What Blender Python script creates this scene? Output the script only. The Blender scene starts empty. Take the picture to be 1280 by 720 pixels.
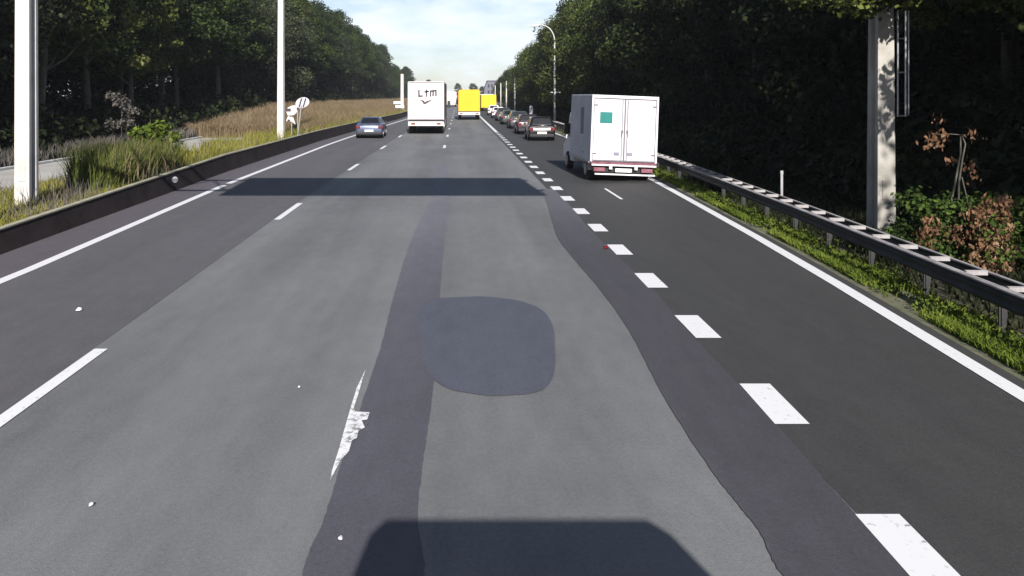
import bpy, math, random
import numpy as np
from mathutils import Vector, Matrix
random.seed(7); RNG = np.random.default_rng(11)
S = bpy.context.scene
COL = S.collection
R = math.radians

# ------------------------------------------------------------ camera, light
F = 990.0; H = 2.85; VX = 573.0; VY = 120.0        # focal length (px of a 1280 wide picture), eye height, vanishing point
cam = bpy.data.cameras.new('camera'); co = bpy.data.objects.new('camera', cam); COL.objects.link(co)
co.location = (0, 0, H); co.rotation_euler = (R(90), 0, 0)
cam.sensor_width = 36; cam.lens = 36 * F / 1280
cam.shift_x = (640 - VX) / 1280; cam.shift_y = -(360 - VY) / 1280
cam.clip_start = 0.05; cam.clip_end = 6000
S.camera = co
SUN_EL, SUN_AZ = 29.0, 4.5                         # sun behind the camera, a little to the right
w = bpy.data.worlds.new('World'); S.world = w; w.use_nodes = True
nt = w.node_tree; bg = nt.nodes['Background']
sky = nt.nodes.new('ShaderNodeTexSky'); sky.sky_type = 'NISHITA'; sky.sun_disc = False
sky.sun_elevation = R(SUN_EL); sky.sun_rotation = R(180 - SUN_AZ)
sky.dust_density = .6; sky.ozone_density = 2.5
tc = nt.nodes.new('ShaderNodeTexCoord'); mp = nt.nodes.new('ShaderNodeMapping'); mp.inputs['Scale'].default_value = (1.6, 1.6, 5.5)
mp.inputs['Location'].default_value = (.35, .1, .2)
cn = nt.nodes.new('ShaderNodeTexNoise'); cn.inputs['Scale'].default_value = 2.2; cn.inputs['Detail'].default_value = 8; cn.inputs['Roughness'].default_value = .6
cr = nt.nodes.new('ShaderNodeValToRGB'); cr.color_ramp.elements[0].position = .43; cr.color_ramp.elements[1].position = .60
cr.color_ramp.elements[0].color = (0.22,)*3 + (1,); cr.color_ramp.elements[1].color = (.95,)*3 + (1,)
mx = nt.nodes.new('ShaderNodeMix'); mx.data_type = 'RGBA'
mx.inputs['B'].default_value = (10.5, 11.0, 12.0, 1)
nt.links.new(tc.outputs['Generated'], mp.inputs[0]); nt.links.new(mp.outputs[0], cn.inputs[0]); nt.links.new(cn.outputs[0], cr.inputs[0])
sz_ = nt.nodes.new('ShaderNodeSeparateXYZ'); zr = nt.nodes.new('ShaderNodeMapRange'); zr.inputs['From Min'].default_value = .12; zr.inputs['From Max'].default_value = .5
zr.inputs['To Min'].default_value = 1; zr.inputs['To Max'].default_value = .05; zm = nt.nodes.new('ShaderNodeMath'); zm.operation = 'MULTIPLY'      # cloud lies low, the sky overhead is clear
nt.links.new(tc.outputs['Generated'], sz_.inputs[0]); nt.links.new(sz_.outputs['Z'], zr.inputs['Value']); nt.links.new(zr.outputs[0], zm.inputs[0]); nt.links.new(cr.outputs[0], zm.inputs[1])
nt.links.new(zm.outputs[0], mx.inputs['Factor']); nt.links.new(sky.outputs[0], mx.inputs['A']); nt.links.new(mx.outputs['Result'], bg.inputs[0])
bg.inputs[1].default_value = 0.066
sl = bpy.data.lights.new('sun', 'SUN'); sl.energy = 5.0; sl.angle = R(.5); sl.color = (1, .95, .88)
so = bpy.data.objects.new('sun', sl); COL.objects.link(so)
so.rotation_euler = (R(90 - SUN_EL), 0, R(SUN_AZ))
so.location = (0, -20, 40)
S.view_settings.view_transform = 'Standard'; S.view_settings.look = 'None'
S.view_settings.exposure = 0.80; S.view_settings.gamma = 1

# ------------------------------------------------------------ materials
def mat(name, col, rough=.6, metal=0, spec=.4, var=.12, scale=3.0, bump=0.0, bscale=60, col2=None, emit=None, detail=6, coat=0):
    m = bpy.data.materials.new(name); m.use_nodes = True
    n = m.node_tree; b = n.nodes['Principled BSDF']
    b.inputs['Roughness'].default_value = rough; b.inputs['Metallic'].default_value = metal
    b.inputs['Specular IOR Level'].default_value = spec; b.inputs['Coat Weight'].default_value = coat
    t = n.nodes.new('ShaderNodeTexCoord'); z = n.nodes.new('ShaderNodeTexNoise')
    z.inputs['Scale'].default_value = scale; z.inputs['Detail'].default_value = detail; z.inputs['Roughness'].default_value = .65
    rr = n.nodes.new('ShaderNodeValToRGB'); rr.color_ramp.elements[0].position = .32; rr.color_ramp.elements[1].position = .68
    c2 = col2 or tuple(min(1, c * (1 + var)) for c in col)
    c1 = col if col2 else tuple(c * (1 - var) for c in col)
    rr.color_ramp.elements[0].color = (*c1, 1); rr.color_ramp.elements[1].color = (*c2, 1)
    n.links.new(t.outputs['Object'], z.inputs[0]); n.links.new(z.outputs[0], rr.inputs[0]); n.links.new(rr.outputs[0], b.inputs['Base Color'])
    if bump:
        z2 = n.nodes.new('ShaderNodeTexNoise'); z2.inputs['Scale'].default_value = bscale; z2.inputs['Detail'].default_value = 3
        bp = n.nodes.new('ShaderNodeBump'); bp.inputs['Strength'].default_value = bump; bp.inputs['Distance'].default_value = .02
        n.links.new(t.outputs['Object'], z2.inputs[0]); n.links.new(z2.outputs[0], bp.inputs['Height']); n.links.new(bp.outputs[0], b.inputs['Normal'])
    return m

def leafmat(name, cols, rough=.7, spec=.10, trans=.0):
    """one colour per leaf or blade, picked at random"""
    m = bpy.data.materials.new(name); m.use_nodes = True
    n = m.node_tree; b = n.nodes['Principled BSDF']; b.inputs['Roughness'].default_value = rough; b.inputs['Specular IOR Level'].default_value = spec
    g = n.nodes.new('ShaderNodeNewGeometry'); rr = n.nodes.new('ShaderNodeValToRGB')
    t = n.nodes.new('ShaderNodeTexCoord'); z = n.nodes.new('ShaderNodeTexNoise'); z.inputs['Scale'].default_value = .45; z.inputs['Detail'].default_value = 2
    oi = n.nodes.new('ShaderNodeObjectInfo')
    a = n.nodes.new('ShaderNodeMath'); a.operation = 'MULTIPLY_ADD'; a.inputs[1].default_value = .45; 
    n.links.new(t.outputs['Object'], z.inputs[0])
    s = n.nodes.new('ShaderNodeMath'); s.operation = 'MULTIPLY_ADD'; s.inputs[1].default_value = .9; s.inputs[2].default_value = -.25
    n.links.new(z.outputs[0], s.inputs[0]); n.links.new(g.outputs['Random Per Island'], a.inputs[0]); n.links.new(s.outputs[0], a.inputs[2])
    a2 = n.nodes.new('ShaderNodeMath'); a2.operation = 'MULTIPLY_ADD'; a2.inputs[1].default_value = .25
    n.links.new(oi.outputs['Random'], a2.inputs[0]); n.links.new(a.outputs[0], a2.inputs[2])
    n.links.new(a2.outputs[0], rr.inputs[0])
    el = rr.color_ramp.elements
    while len(el) < len(cols): el.new(.5)
    for i, c in enumerate(cols):
        el[i].position = i / (len(cols) - 1); el[i].color = (*c, 1)
    n.links.new(rr.outputs[0], b.inputs['Base Color'])
    if trans:
        tr = n.nodes.new('ShaderNodeBsdfTranslucent'); ms = n.nodes.new('ShaderNodeMixShader'); ms.inputs[0].default_value = trans
        n.links.new(rr.outputs[0], tr.inputs[0]); n.links.new(b.outputs[0], ms.inputs[1]); n.links.new(tr.outputs[0], ms.inputs[2])
        n.links.new(ms.outputs[0], n.nodes['Material Output'].inputs[0])
    return m

def asphalt(name, col, var, fade=None):
    m = bpy.data.materials.new(name); m.use_nodes = True
    n = m.node_tree; b = n.nodes['Principled BSDF']; L = n.links
    b.inputs['Specular IOR Level'].default_value = .35
    t = n.nodes.new('ShaderNodeTexCoord')
    def noise(scale, sx, sy, det=5):
        mpn = n.nodes.new('ShaderNodeMapping'); mpn.inputs['Scale'].default_value = (sx, sy, 1)
        q = n.nodes.new('ShaderNodeTexNoise'); q.inputs['Scale'].default_value = scale; q.inputs['Detail'].default_value = det
        L.new(t.outputs['Object'], mpn.inputs[0]); L.new(mpn.outputs[0], q.inputs[0]); return q.outputs[0]
    def madd(x, k, c):
        q = n.nodes.new('ShaderNodeMath'); q.operation = 'MULTIPLY_ADD'; L.new(x, q.inputs[0]); q.inputs[1].default_value = k
        if hasattr(c, 'links'): L.new(c, q.inputs[2])
        else: q.inputs[2].default_value = c
        return q.outputs[0]
    v = madd(noise(1.0, .9, .045), var * 2.2, 1 - var * 1.1)          # wheel tracks along the lanes
    v = madd(noise(.35, 1, .6), var * 1.5, v); v = madd(noise(95, 1, 1, 3), .75, v); v = madd(noise(30, 1, .8, 5), .45, v); v = madd(noise(5, 1, .4, 6), .35, v)
    v = madd(v, 1, -(var * .75 + .775))
    c = n.nodes.new('ShaderNodeVectorMath'); c.operation = 'SCALE'; c.inputs[0].default_value = col; L.new(v, c.inputs['Scale'])
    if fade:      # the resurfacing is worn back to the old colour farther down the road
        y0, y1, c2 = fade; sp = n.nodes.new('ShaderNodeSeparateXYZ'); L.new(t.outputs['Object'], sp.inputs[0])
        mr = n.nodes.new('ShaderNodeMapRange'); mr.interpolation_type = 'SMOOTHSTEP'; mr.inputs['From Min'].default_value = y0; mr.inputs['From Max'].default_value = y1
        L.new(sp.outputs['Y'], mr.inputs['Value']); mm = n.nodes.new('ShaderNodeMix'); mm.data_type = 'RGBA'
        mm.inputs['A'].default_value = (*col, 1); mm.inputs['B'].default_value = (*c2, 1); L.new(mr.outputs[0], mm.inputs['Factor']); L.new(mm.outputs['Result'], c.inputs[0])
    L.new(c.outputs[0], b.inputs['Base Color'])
    r = madd(noise(2, 1, .1), -.25, .88); L.new(r, b.inputs['Roughness'])
    bp = n.nodes.new('ShaderNodeBump'); bp.inputs['Strength'].default_value = .35; bp.inputs['Distance'].default_value = .01
    L.new(noise(70, 1, 1, 4), bp.inputs['Height']); L.new(bp.outputs[0], b.inputs['Normal'])
    return m

def paintmat(name, col, wear=.45):
    m = bpy.data.materials.new(name); m.use_nodes = True
    n = m.node_tree; b = n.nodes['Principled BSDF']; b.inputs['Roughness'].default_value = .6
    t = n.nodes.new('ShaderNodeTexCoord'); z = n.nodes.new('ShaderNodeTexNoise'); z.inputs['Scale'].default_value = 14; z.inputs['Detail'].default_value = 9; z.inputs['Roughness'].default_value = .75
    r = n.nodes.new('ShaderNodeValToRGB'); e = r.color_ramp.elements
    e[0].position = wear - .10; e[0].color = (.17, .17, .18, 1); e[1].position = wear; e[1].color = (*col, 1)
    n.links.new(t.outputs['Object'], z.inputs[0]); n.links.new(z.outputs[0], r.inputs[0]); n.links.new(r.outputs[0], b.inputs['Base Color'])
    return m

M = {}
M['road'] = asphalt('worn_asphalt', (.132, .135, .140), .46)
M['road_left'] = asphalt('darker_asphalt', (.086, .083, .090), .24)
M['road_exit'] = asphalt('new_asphalt', (.041, .041, .042), .16)
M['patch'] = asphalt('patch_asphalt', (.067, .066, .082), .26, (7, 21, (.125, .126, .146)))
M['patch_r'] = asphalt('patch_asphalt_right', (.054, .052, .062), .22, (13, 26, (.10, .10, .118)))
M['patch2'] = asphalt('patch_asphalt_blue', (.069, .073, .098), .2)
M['patch3'] = asphalt('patch_asphalt_warm', (.108, .100, .104), .14)
M['shoulder'] = asphalt('shoulder_asphalt', (.088, .078, .090), .2)
M['paint'] = paintmat('road_paint', (.66, .66, .68), .41)
M['paint_worn'] = paintmat('worn_road_paint', (.66, .66, .68), .50)
M['gravel'] = mat('gravel_verge', (.07, .08, .04), .95, col2=(.16, .15, .10), scale=2.2, bump=.5, bscale=40)
M['soil'] = mat('soil', (.030, .028, .018), .95, col2=(.075, .068, .036), scale=.6, bump=.5, bscale=20)
M['sideroad'] = mat('side_road', (.30, .29, .28), .9, col2=(.40, .39, .37), scale=.7, bump=.2)
M['kerb'] = mat('kerb_stone', (.5, .5, .5), .85, bump=.2)
M['barrier'] = mat('barrier_shaded_side', (.016, .011, .012), .9, col2=(.036, .028, .030), scale=1.5, spec=.2, bump=.3, bscale=14)  # dark wall, with the shade on its side put into the colour
M['barrier_lit_cap'] = mat('barrier_lit_cap', (.22, .21, .15), .9, col2=(.40, .38, .30), scale=2, bump=.3)  # paler colour stands in for sun along the top edge
M['steel'] = mat('galvanised_steel', (.42, .43, .45), .45, .6, var=.2, scale=3)
M['steel_dull_shade'] = mat('dull_shaded_steel', (.036, .036, .038), .75, .1, spec=.2, var=.3, scale=2)  # dull steel darkened to carry the shade on the rail's side
M['steel_lit'] = mat('sunlit_steel', (.17, .16, .165), .6, .1, col2=(.40, .38, .39), scale=2.2)  # same steel made paler, as if sunlit, for rail tops and spacers
M['concrete'] = mat('pale_concrete', (.40, .385, .37), .85, col2=(.58, .56, .55), scale=1.2, bump=.25, bscale=30)
M['concrete_grey'] = mat('mottled_concrete', (.22, .21, .19), .9, col2=(.44, .42, .39), scale=1.1, bump=.3, bscale=25, detail=10)  # greyer concrete, blotched at random
M['white'] = mat('white_paint', (.66, .65, .71), .35, var=.03, scale=1, coat=.1)
M['cream'] = mat('cream_panel', (.54, .49, .47), .45, col2=(.60, .56, .57), scale=.8)
M['van_door'] = mat('van_door_paint', (.50, .49, .55), .4, col2=(.64, .63, .70), scale=1.6, coat=.1)
M['white_dirty'] = mat('dirty_white', (.46, .47, .52), .5, col2=(.60, .61, .66), scale=1.3)
M['dark'] = mat('dark_plastic', (.012, .012, .013), .55)
M['grey'] = mat('grey_rubber_seal', (.13, .12, .14), .6)
M['tyre'] = mat('tyre_rubber', (.014, .014, .014), .85)
M['rim'] = mat('wheel_rim', (.35, .35, .36), .4, .7)
M['glass'] = mat('dark_glass', (.008, .009, .011), .28, spec=.6, var=.05)
M['red'] = mat('red_lens', (.12, .010, .014), .25, spec=.6)
M['red_dirty'] = mat('dirty_red_steel', (.11, .025, .04), .6, col2=(.24, .10, .13), scale=5)
M['orange'] = mat('orange_lens', (.55, .18, .03), .25)
M['plate'] = mat('number_plate', (.78, .78, .78), .4, var=.03)
M['ink'] = mat('sign_ink', (.045, .035, .05), .6)
M['ink_pale'] = mat('faded_lettering', (.20, .19, .24), .6)
M['teal'] = mat('teal_sticker', (.010, .15, .14), .45, var=.15, scale=3)
M['pale_yellow'] = mat('pale_yellow_sticker', (.78, .74, .52), .5)
M['yellow'] = mat('yellow_panel', (.62, .34, .001), .5, col2=(.66, .39, .002), scale=.7)
M['lemon'] = mat('lemon_panel', (.66, .47, .002), .45, var=.04)
M['car_silver'] = mat('silver_blue_paint', (.085, .105, .17), .3, .5, coat=.6, var=.05)
M['car_black'] = mat('black_cherry_paint', (.006, .004, .006), .22, .2, coat=.8, var=.05)
M['car_plum'] = mat('plum_paint', (.035, .022, .028), .25, .3, coat=.6, var=.05)
M['car_grey'] = mat('grey_paint', (.06, .075, .08), .28, .5, coat=.6, var=.05)
M['car_white'] = mat('white_car_paint', (.72, .70, .72), .3, coat=.5, var=.03)
M['car_green'] = mat('grey_green_paint', (.07, .09, .09), .3, .4, coat=.5, var=.05)
M['chrome'] = mat('chrome', (.7, .7, .72), .15, 1)
M['bark'] = mat('bark', (.035, .030, .024), .95, col2=(.085, .075, .06), scale=4, bump=.6, bscale=12)
M['bark_pale'] = mat('pale_bark', (.05, .05, .04), .9, col2=(.12, .115, .095), scale=3, bump=.5, bscale=10)
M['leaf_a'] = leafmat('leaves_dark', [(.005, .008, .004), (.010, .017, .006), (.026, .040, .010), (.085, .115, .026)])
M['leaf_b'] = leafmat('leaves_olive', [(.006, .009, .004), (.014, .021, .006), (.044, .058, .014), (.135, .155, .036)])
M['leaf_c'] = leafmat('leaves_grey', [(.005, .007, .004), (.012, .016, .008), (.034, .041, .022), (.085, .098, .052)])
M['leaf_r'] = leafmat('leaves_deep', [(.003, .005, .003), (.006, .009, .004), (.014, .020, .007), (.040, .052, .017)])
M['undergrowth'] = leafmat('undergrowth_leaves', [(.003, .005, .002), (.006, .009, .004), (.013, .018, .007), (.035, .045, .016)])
M['fresh'] = leafmat('fresh_weeds', [(.02, .035, .006), (.06, .09, .013), (.13, .175, .025), (.22, .26, .05)], trans=.25)
M['reed'] = leafmat('green_reeds', [(.03, .04, .012), (.07, .09, .022), (.13, .15, .04), (.24, .22, .09)], trans=.2)
M['golden'] = leafmat('dry_grass', [(.07, .058, .028), (.15, .115, .065), (.21, .155, .10), (.27, .22, .15)], trans=.2)
M['greengold'] = leafmat('meadow_grass', [(.05, .06, .013), (.14, .145, .026), (.24, .22, .05), (.33, .28, .12)], trans=.2)
M['deadleaf'] = leafmat('dead_brown_leaves', [(.04, .022, .012), (.12, .06, .032), (.21, .12, .07), (.36, .25, .17)], trans=.2)
M['shrubleaf'] = leafmat('shrub_leaves', [(.012, .022, .006), (.03, .055, .012), (.075, .115, .022), (.17, .21, .045)], trans=.15)
M['greyweed'] = leafmat('grey_weeds', [(.03, .03, .028), (.06, .058, .052), (.10, .09, .085), (.15, .13, .12)])
M['building'] = mat('grey_render', (.13, .125, .16), .8, var=.1, scale=.3)
M['roof'] = mat('slate_roof', (.10, .10, .13), .7, var=.1)

# ------------------------------------------------------------ mesh helpers
class MB:
    def __init__(s): s.v = []; s.f = []; s.mi = []; s.cur = 0
    def add(s, vs, fs, mi=None):
        o = len(s.v); s.v += [tuple(v) for v in vs]
        for f in fs: s.f.append(tuple(i + o for i in f)); s.mi.append(s.cur if mi is None else mi)
        return s
    def box(s, x0, x1, y0, y1, z0, z1, mi=None):
        return s.hexa([(x0, y0, z0), (x1, y0, z0), (x1, y1, z0), (x0, y1, z0), (x0, y0, z1), (x1, y0, z1), (x1, y1, z1), (x0, y1, z1)], mi)
    def hexa(s, p, mi=None):
        return s.add(p, [(0, 3, 2, 1), (4, 5, 6, 7), (0, 1, 5, 4), (1, 2, 6, 5), (2, 3, 7, 6), (3, 0, 4, 7)], mi)
    def prism(s, pts, axis, a, b, mi=None):
        """pts: 2D outline, extruded along axis from a to b"""
        n = len(pts)
        def P(p, t):
            if axis == 'x': return (t, p[0], p[1])
            if axis == 'y': return (p[0], t, p[1])
            return (p[0], p[1], t)
        vs = [P(p, a) for p in pts] + [P(p, b) for p in pts]
        fs = [tuple(range(n)), tuple(range(2 * n - 1, n - 1, -1))] + [(i, i + n, (i + 1) % n + n, (i + 1) % n) for i in range(n)]
        return s.add(vs, fs, mi)
    def tube(s, path, rad, n=8, mi=None, cap=True):
        path = [Vector(p) for p in path]; rr = rad if isinstance(rad, (list, tuple)) else [rad] * len(path)
        vs = []; fs = []
        for i, p in enumerate(path):
            d = (path[min(i + 1, len(path) - 1)] - path[max(i - 1, 0)]).normalized()
            u = d.cross(Vector((0, 0, 1)) if abs(d.z) < .95 else Vector((1, 0, 0))).normalized(); q = d.cross(u)
            for k in range(n):
                a = 2 * math.pi * k / n; vs.append(p + (u * math.cos(a) + q * math.sin(a)) * rr[i])
        for i in range(len(path) - 1):
            for k in range(n):
                fs.append((i * n + k, i * n + (k + 1) % n, (i + 1) * n + (k + 1) % n, (i + 1) * n + k))
        if cap: fs += [tuple(range(n))[::-1], tuple(range((len(path) - 1) * n, len(path) * n))]
        return s.add(vs, fs, mi)
    def disc(s, c, r, axis_len, axis='x', n=20, mi=None):
        c = Vector(c); d = Vector((1, 0, 0)) if axis == 'x' else Vector((0, 1, 0)) if axis == 'y' else Vector((0, 0, 1))
        return s.tube([c - d * axis_len / 2, c + d * axis_len / 2], r, n, mi)
    def build(s, name, m, parent=None, bevel=0, smooth=False, seg=2, loc=None):
        me = bpy.data.meshes.new(name); me.from_pydata([tuple(v) for v in s.v], [], s.f)
        for mm in (m if isinstance(m, (list, tuple)) else [m]): me.materials.append(mm)
        me.polygons.foreach_set('material_index', s.mi)
        if smooth: me.polygons.foreach_set('use_smooth', [True] * len(s.f))
        me.update()
        import bmesh
        bm = bmesh.new(); bm.from_mesh(me); bmesh.ops.recalc_face_normals(bm, faces=bm.faces)
        if bevel:
            es = [e for e in bm.edges if len(e.link_faces) == 2 and e.calc_face_angle(0) > .5]
            bmesh.ops.bevel(bm, geom=es, offset=bevel, segments=seg, profile=.5, affect='EDGES', clamp_overlap=True)
        bm.to_mesh(me); bm.free()
        o = bpy.data.objects.new(name, me); COL.objects.link(o); o.parent = parent
        if loc: o.location = loc
        return o

def tag(o, label=None, cat=None, group=None, kind=None):
    if label: o['label'] = label
    if cat: o['category'] = cat
    if group: o['group'] = group
    if kind: o['kind'] = kind
    return o
def empty(name, loc, rz=0, **k):
    o = bpy.data.objects.new(name, None); COL.objects.link(o); o.location = loc; o.rotation_euler = (0, 0, rz); o.empty_display_size = .3
    return tag(o, **k)
def children(o): return [c for c in bpy.data.objects if c.parent == o]
def copy_tree(o, parent=None):
    c = o.copy(); COL.objects.link(c); c.parent = parent
    for ch in children(o): copy_tree(ch, c)
    return c
def npmesh(name, V, Fq, m, parent=None):
    """V (n,3), Fq (k,4) quads or (k,3)"""
    me = bpy.data.meshes.new(name); k = Fq.shape[1]
    me.vertices.add(len(V)); me.vertices.foreach_set('co', V.astype(np.float32).ravel())
    me.loops.add(Fq.size); me.loops.foreach_set('vertex_index', Fq.astype(np.int32).ravel())
    me.polygons.add(len(Fq)); me.polygons.foreach_set('loop_start', np.arange(0, Fq.size, k, dtype=np.int32))
    me.materials.append(m); me.update(calc_edges=True)
    o = bpy.data.objects.new(name, me); COL.objects.link(o); o.parent = parent; return o

def at(px, py): d = py - VY; Y = F * H / d; return ((px - VX) * H / d, Y)     # ground point of a spot in the photograph
def lerp_poly(tab, y):
    return float(np.interp(y, [t[0] for t in tab], [t[1] for t in tab]))

# lateral position of the long lines, by distance down the road
EDGE_L = [(-60, -6.9), (12, -7.0), (25, -7.46), (47, -7.62), (56, -7.5), (75, -7.0), (100, -6.3), (600, -6.0)]
EDGE_R = [(-60, 4.9), (3, 5.0), (7.5, 5.35), (14, 5.9), (21.7, 6.33), (30, 6.75), (54, 7.4), (100, 7.4), (600, 7.4)]
BARR_L = [(-60, -8.0), (10, -8.1), (14, -8.2), (30, -8.7), (50, -8.75), (75, -8.1), (100, -7.3), (600, -7.0)]
RAIL_R = [(-60, 5.9), (3, 6.0), (8.6, 6.25), (16, 6.75), (28.6, 7.35), (60, 8.2), (100, 8.3), (600, 8.3)]

def ribbon(name, fa, fb, y0, y1, z, m, step=3.0, **k):
    ys = np.arange(y0, y1 + step * .5, step); vs = []; fs = []
    for y in ys: vs += [(fa(y), y, z), (fb(y), y, z)]
    for i in range(len(ys) - 1): fs.append((2 * i, 2 * i + 1, 2 * i + 3, 2 * i + 2))
    return tag(MB().add(vs, fs).build(name, m), **k)
def patch(name, pts, z, m, fine=0, **k):
    if fine:
        out = []; n = len(pts); rr_ = random.Random(n)
        for i in range(n):
            p0, p1, p2, p3 = [Vector(pts[(i + j) % n]) for j in (-1, 0, 1, 2)]
            sharp = (p2 - p1).length > 2.5 * min((p1 - p0).length, (p3 - p2).length) or abs((p2 - p1).y) < 3
            for j in range(fine):
                t = j / fine
                q = p1.lerp(p2, t) if sharp else .5 * ((2 * p1) + (p2 - p0) * t + (2 * p0 - 5 * p1 + 4 * p2 - p3) * t * t + (3 * p1 - p0 - 3 * p2 + p3) * t ** 3)
                out.append((q.x + rr_.uniform(-1, 1) * .0016 * (q.y - VY), q.y))
        pts = out
    vs = [(*at(*p), z) for p in pts]
    return tag(MB().add(vs, [tuple(range(len(vs)))]).build(name, m), **k)

# ------------------------------------------------------------ ground and road
def gz(x, y):            # terrain height: a bank of rough grass rises on the left farther on
    if x > -10: return -.02
    t = min(1, max(0, (y - 52) / 28)); s = min(1, max(0, (-x - 10) / 8)); t = t * t * (3 - 2 * t)
    return -.02 + 1.35 * t * s
vs = []; fs = []
xs = [-900, -300, -100, -60, -40, -30, -24, -20, -18, -16, -14, -12, -10, -9, 0, 9, 12, 20, 40, 100, 300, 900]
ys = [-300, -100, -40, 0, 20, 40, 46, 50, 54, 58, 62, 66, 70, 75, 80, 90, 110, 150, 250, 400, 700, 1500, 3000]
for y in ys:
    for x in xs: vs.append((x, y, gz(x, y)))
nx = len(xs)
for j in range(len(ys) - 1):
    for i in range(nx - 1): fs.append((j * nx + i, j * nx + i + 1, (j + 1) * nx + i + 1, (j + 1) * nx + i))
tag(MB().add(vs, fs).build('ground', M['soil']), kind='structure')
eL = lambda y: lerp_poly(EDGE_L, y); eR = lambda y: lerp_poly(EDGE_R, y); bL = lambda y: lerp_poly(BARR_L, y); rR = lambda y: lerp_poly(RAIL_R, y)
ribbon('road', lambda y: bL(y) - .05, lambda y: eR(y) + .28, -60, 600, 0, M['road'], kind='structure')
ribbon('shoulder', lambda y: bL(y) - .02, lambda y: eL(y) - .10, -60, 600, .004, M['shoulder'], kind='structure')
lane1 = lambda y: float(np.interp(y, [8, 20, 30, 60], [-4.0, -4.2, -4.2, -4.1]))
ribbon('left_lane_surface', lambda y: eL(y) - .1, lambda y: lane1(y) - .1, -60, 600, .004, M['road_left'], kind='structure')
ribbon('exit_lane_surface', lambda y: 2.72, lambda y: eR(y) + .28, -60, 600, .004, M['road_exit'], kind='structure')
ribbon('verge', lambda y: eR(y) + .25, lambda y: rR(y) + .12, -60, 600, .006, M['gravel'], kind='structure')
# resurfaced strips and patches
def smooth_poly(l, r):
    return l + r[::-1]
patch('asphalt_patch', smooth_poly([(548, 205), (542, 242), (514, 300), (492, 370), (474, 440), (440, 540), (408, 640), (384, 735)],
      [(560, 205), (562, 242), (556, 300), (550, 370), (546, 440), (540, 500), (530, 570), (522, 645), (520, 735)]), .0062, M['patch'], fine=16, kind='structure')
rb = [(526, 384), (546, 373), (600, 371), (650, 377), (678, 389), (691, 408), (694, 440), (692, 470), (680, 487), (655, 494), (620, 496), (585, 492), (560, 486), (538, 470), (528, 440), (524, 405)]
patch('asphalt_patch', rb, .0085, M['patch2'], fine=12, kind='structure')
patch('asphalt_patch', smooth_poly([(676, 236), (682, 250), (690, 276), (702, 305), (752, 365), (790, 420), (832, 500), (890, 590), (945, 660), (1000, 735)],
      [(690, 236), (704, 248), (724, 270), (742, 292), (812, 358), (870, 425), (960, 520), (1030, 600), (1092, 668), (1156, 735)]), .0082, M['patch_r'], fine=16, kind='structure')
# markings
def mark(name, fx, wd, y0, y1, m=None, z=.0108):
    n = max(1, int((y1 - y0) / 4)); vs = []; fs = []
    for i in range(n + 1):
        y = y0 + (y1 - y0) * i / n; x = fx(y); vs += [(x - wd / 2, y, z), (x + wd / 2, y, z)]
    for i in range(n): fs.append((2 * i, 2 * i + 1, 2 * i + 3, 2 * i + 2))
    return MB().add(vs, fs).build(name, m or M['paint'])
tag(mark('edge_line', eL, .20, -60, 25.2), kind='structure'); tag(mark('edge_line', eL, .20, 25.7, 600), kind='structure')
tag(mark('edge_line', eR, .20, -60, 600, z=.0125), kind='structure')
# three lanes: 2.8 m strokes every 12.1 m
y = 8.95 - 2.85 - 12.1 * 4; k = 0
while y < 320:
    if y > -20 : tag(mark('lane_marking', lane1, .15, y, y + 2.8), kind='structure')
    y += 12.1
for y0, x0 in ((25.2 + 18.1 - 1.2, None),):
    pass
y = 43.2
while y < 320:
    tag(mark('lane_marking', lambda q: -.78, .15, y, y + 2.6), kind='structure'); y += 12.1
# broad short blocks beside the exit lane
P0 = 4.90; k = 0
blx = lambda q: float(np.interp(q, [4, 8, 20, 60], [2.80, 2.93, 3.03, 3.0]))
y = P0 - 2.44 * 8
while y < 62:
    tag(mark('block_marking', blx, .30, y - .48, y + .48), kind='structure'); y += 2.44
tag(mark('solid_marking', lambda q: 3.0, .26, 62.5, 600), kind='structure')
sx, sy = at(767, 243)
tag(mark('lane_stub_marking', lambda q: 4.5, .08, 21.8, 24.3), kind='structure')
# the last scraps of an old painted line beside the dark strip
patch('old_marking', [(457, 463), (452, 480), (447, 497), (442, 512), (444, 516), (462, 517), (459, 526), (452, 527), (456, 536), (448, 540), (446, 549), (440, 552), (436, 566), (427, 576), (419, 590), (413, 602), (415, 590), (424, 562), (430, 540), (438, 512), (446, 486)],
      .0125, M['paint_worn'], kind='structure')
# litter
def scrap(px, py, s, m, label, cat='litter'):
    x, y = at(px, py); b = MB(); n = 7; r = random.Random(px)
    ring = [(x + s * math.cos(6.283 * i / n) * r.uniform(.6, 1.2), y + s * 1.3 * math.sin(6.283 * i / n) * r.uniform(.6, 1.2)) for i in range(n)]
    vs = [(a, c, .02) for a, c in ring] + [(x + (a - x) * .6, y + (c - y) * .6, .02 + s * r.uniform(.3, .8)) for a, c in ring]
    fs = [tuple(range(n)), tuple(range(2 * n - 1, n - 1, -1))] + [(i, (i + 1) % n, (i + 1) % n + n, i + n) for i in range(n)]
    tag(b.add(vs, fs).build('crumpled_litter', m), label=label, cat=cat)
scrap(99, 389, .045, M['white'], 'small white scrap of litter lying on the left lane')
scrap(757, 311, .07, M['red'], 'small crumpled red scrap beside a white block marking')
scrap(114, 634, .02, M['white_dirty'], 'tiny pale chip on the road near the lower left')
scrap(374, 486, .016, M['white_dirty'], 'tiny pale chip on the grey lane left of the old painted line')
scrap(426, 676, .018, M['white_dirty'], 'tiny pale chip on the dark resurfaced strip')

# side road behind the left verge
ribbon('side_road', lambda y: -17.4, lambda y: -13.0, -20, 66, .0, M['sideroad'], kind='structure')
kb = MB()
for i in range(-20, 60, 2): kb.box(-17.6, -17.45, i, i + 1.97, -.02, .10)
tag(kb.build('kerb', M['kerb'], bevel=.01), kind='structure')

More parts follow.
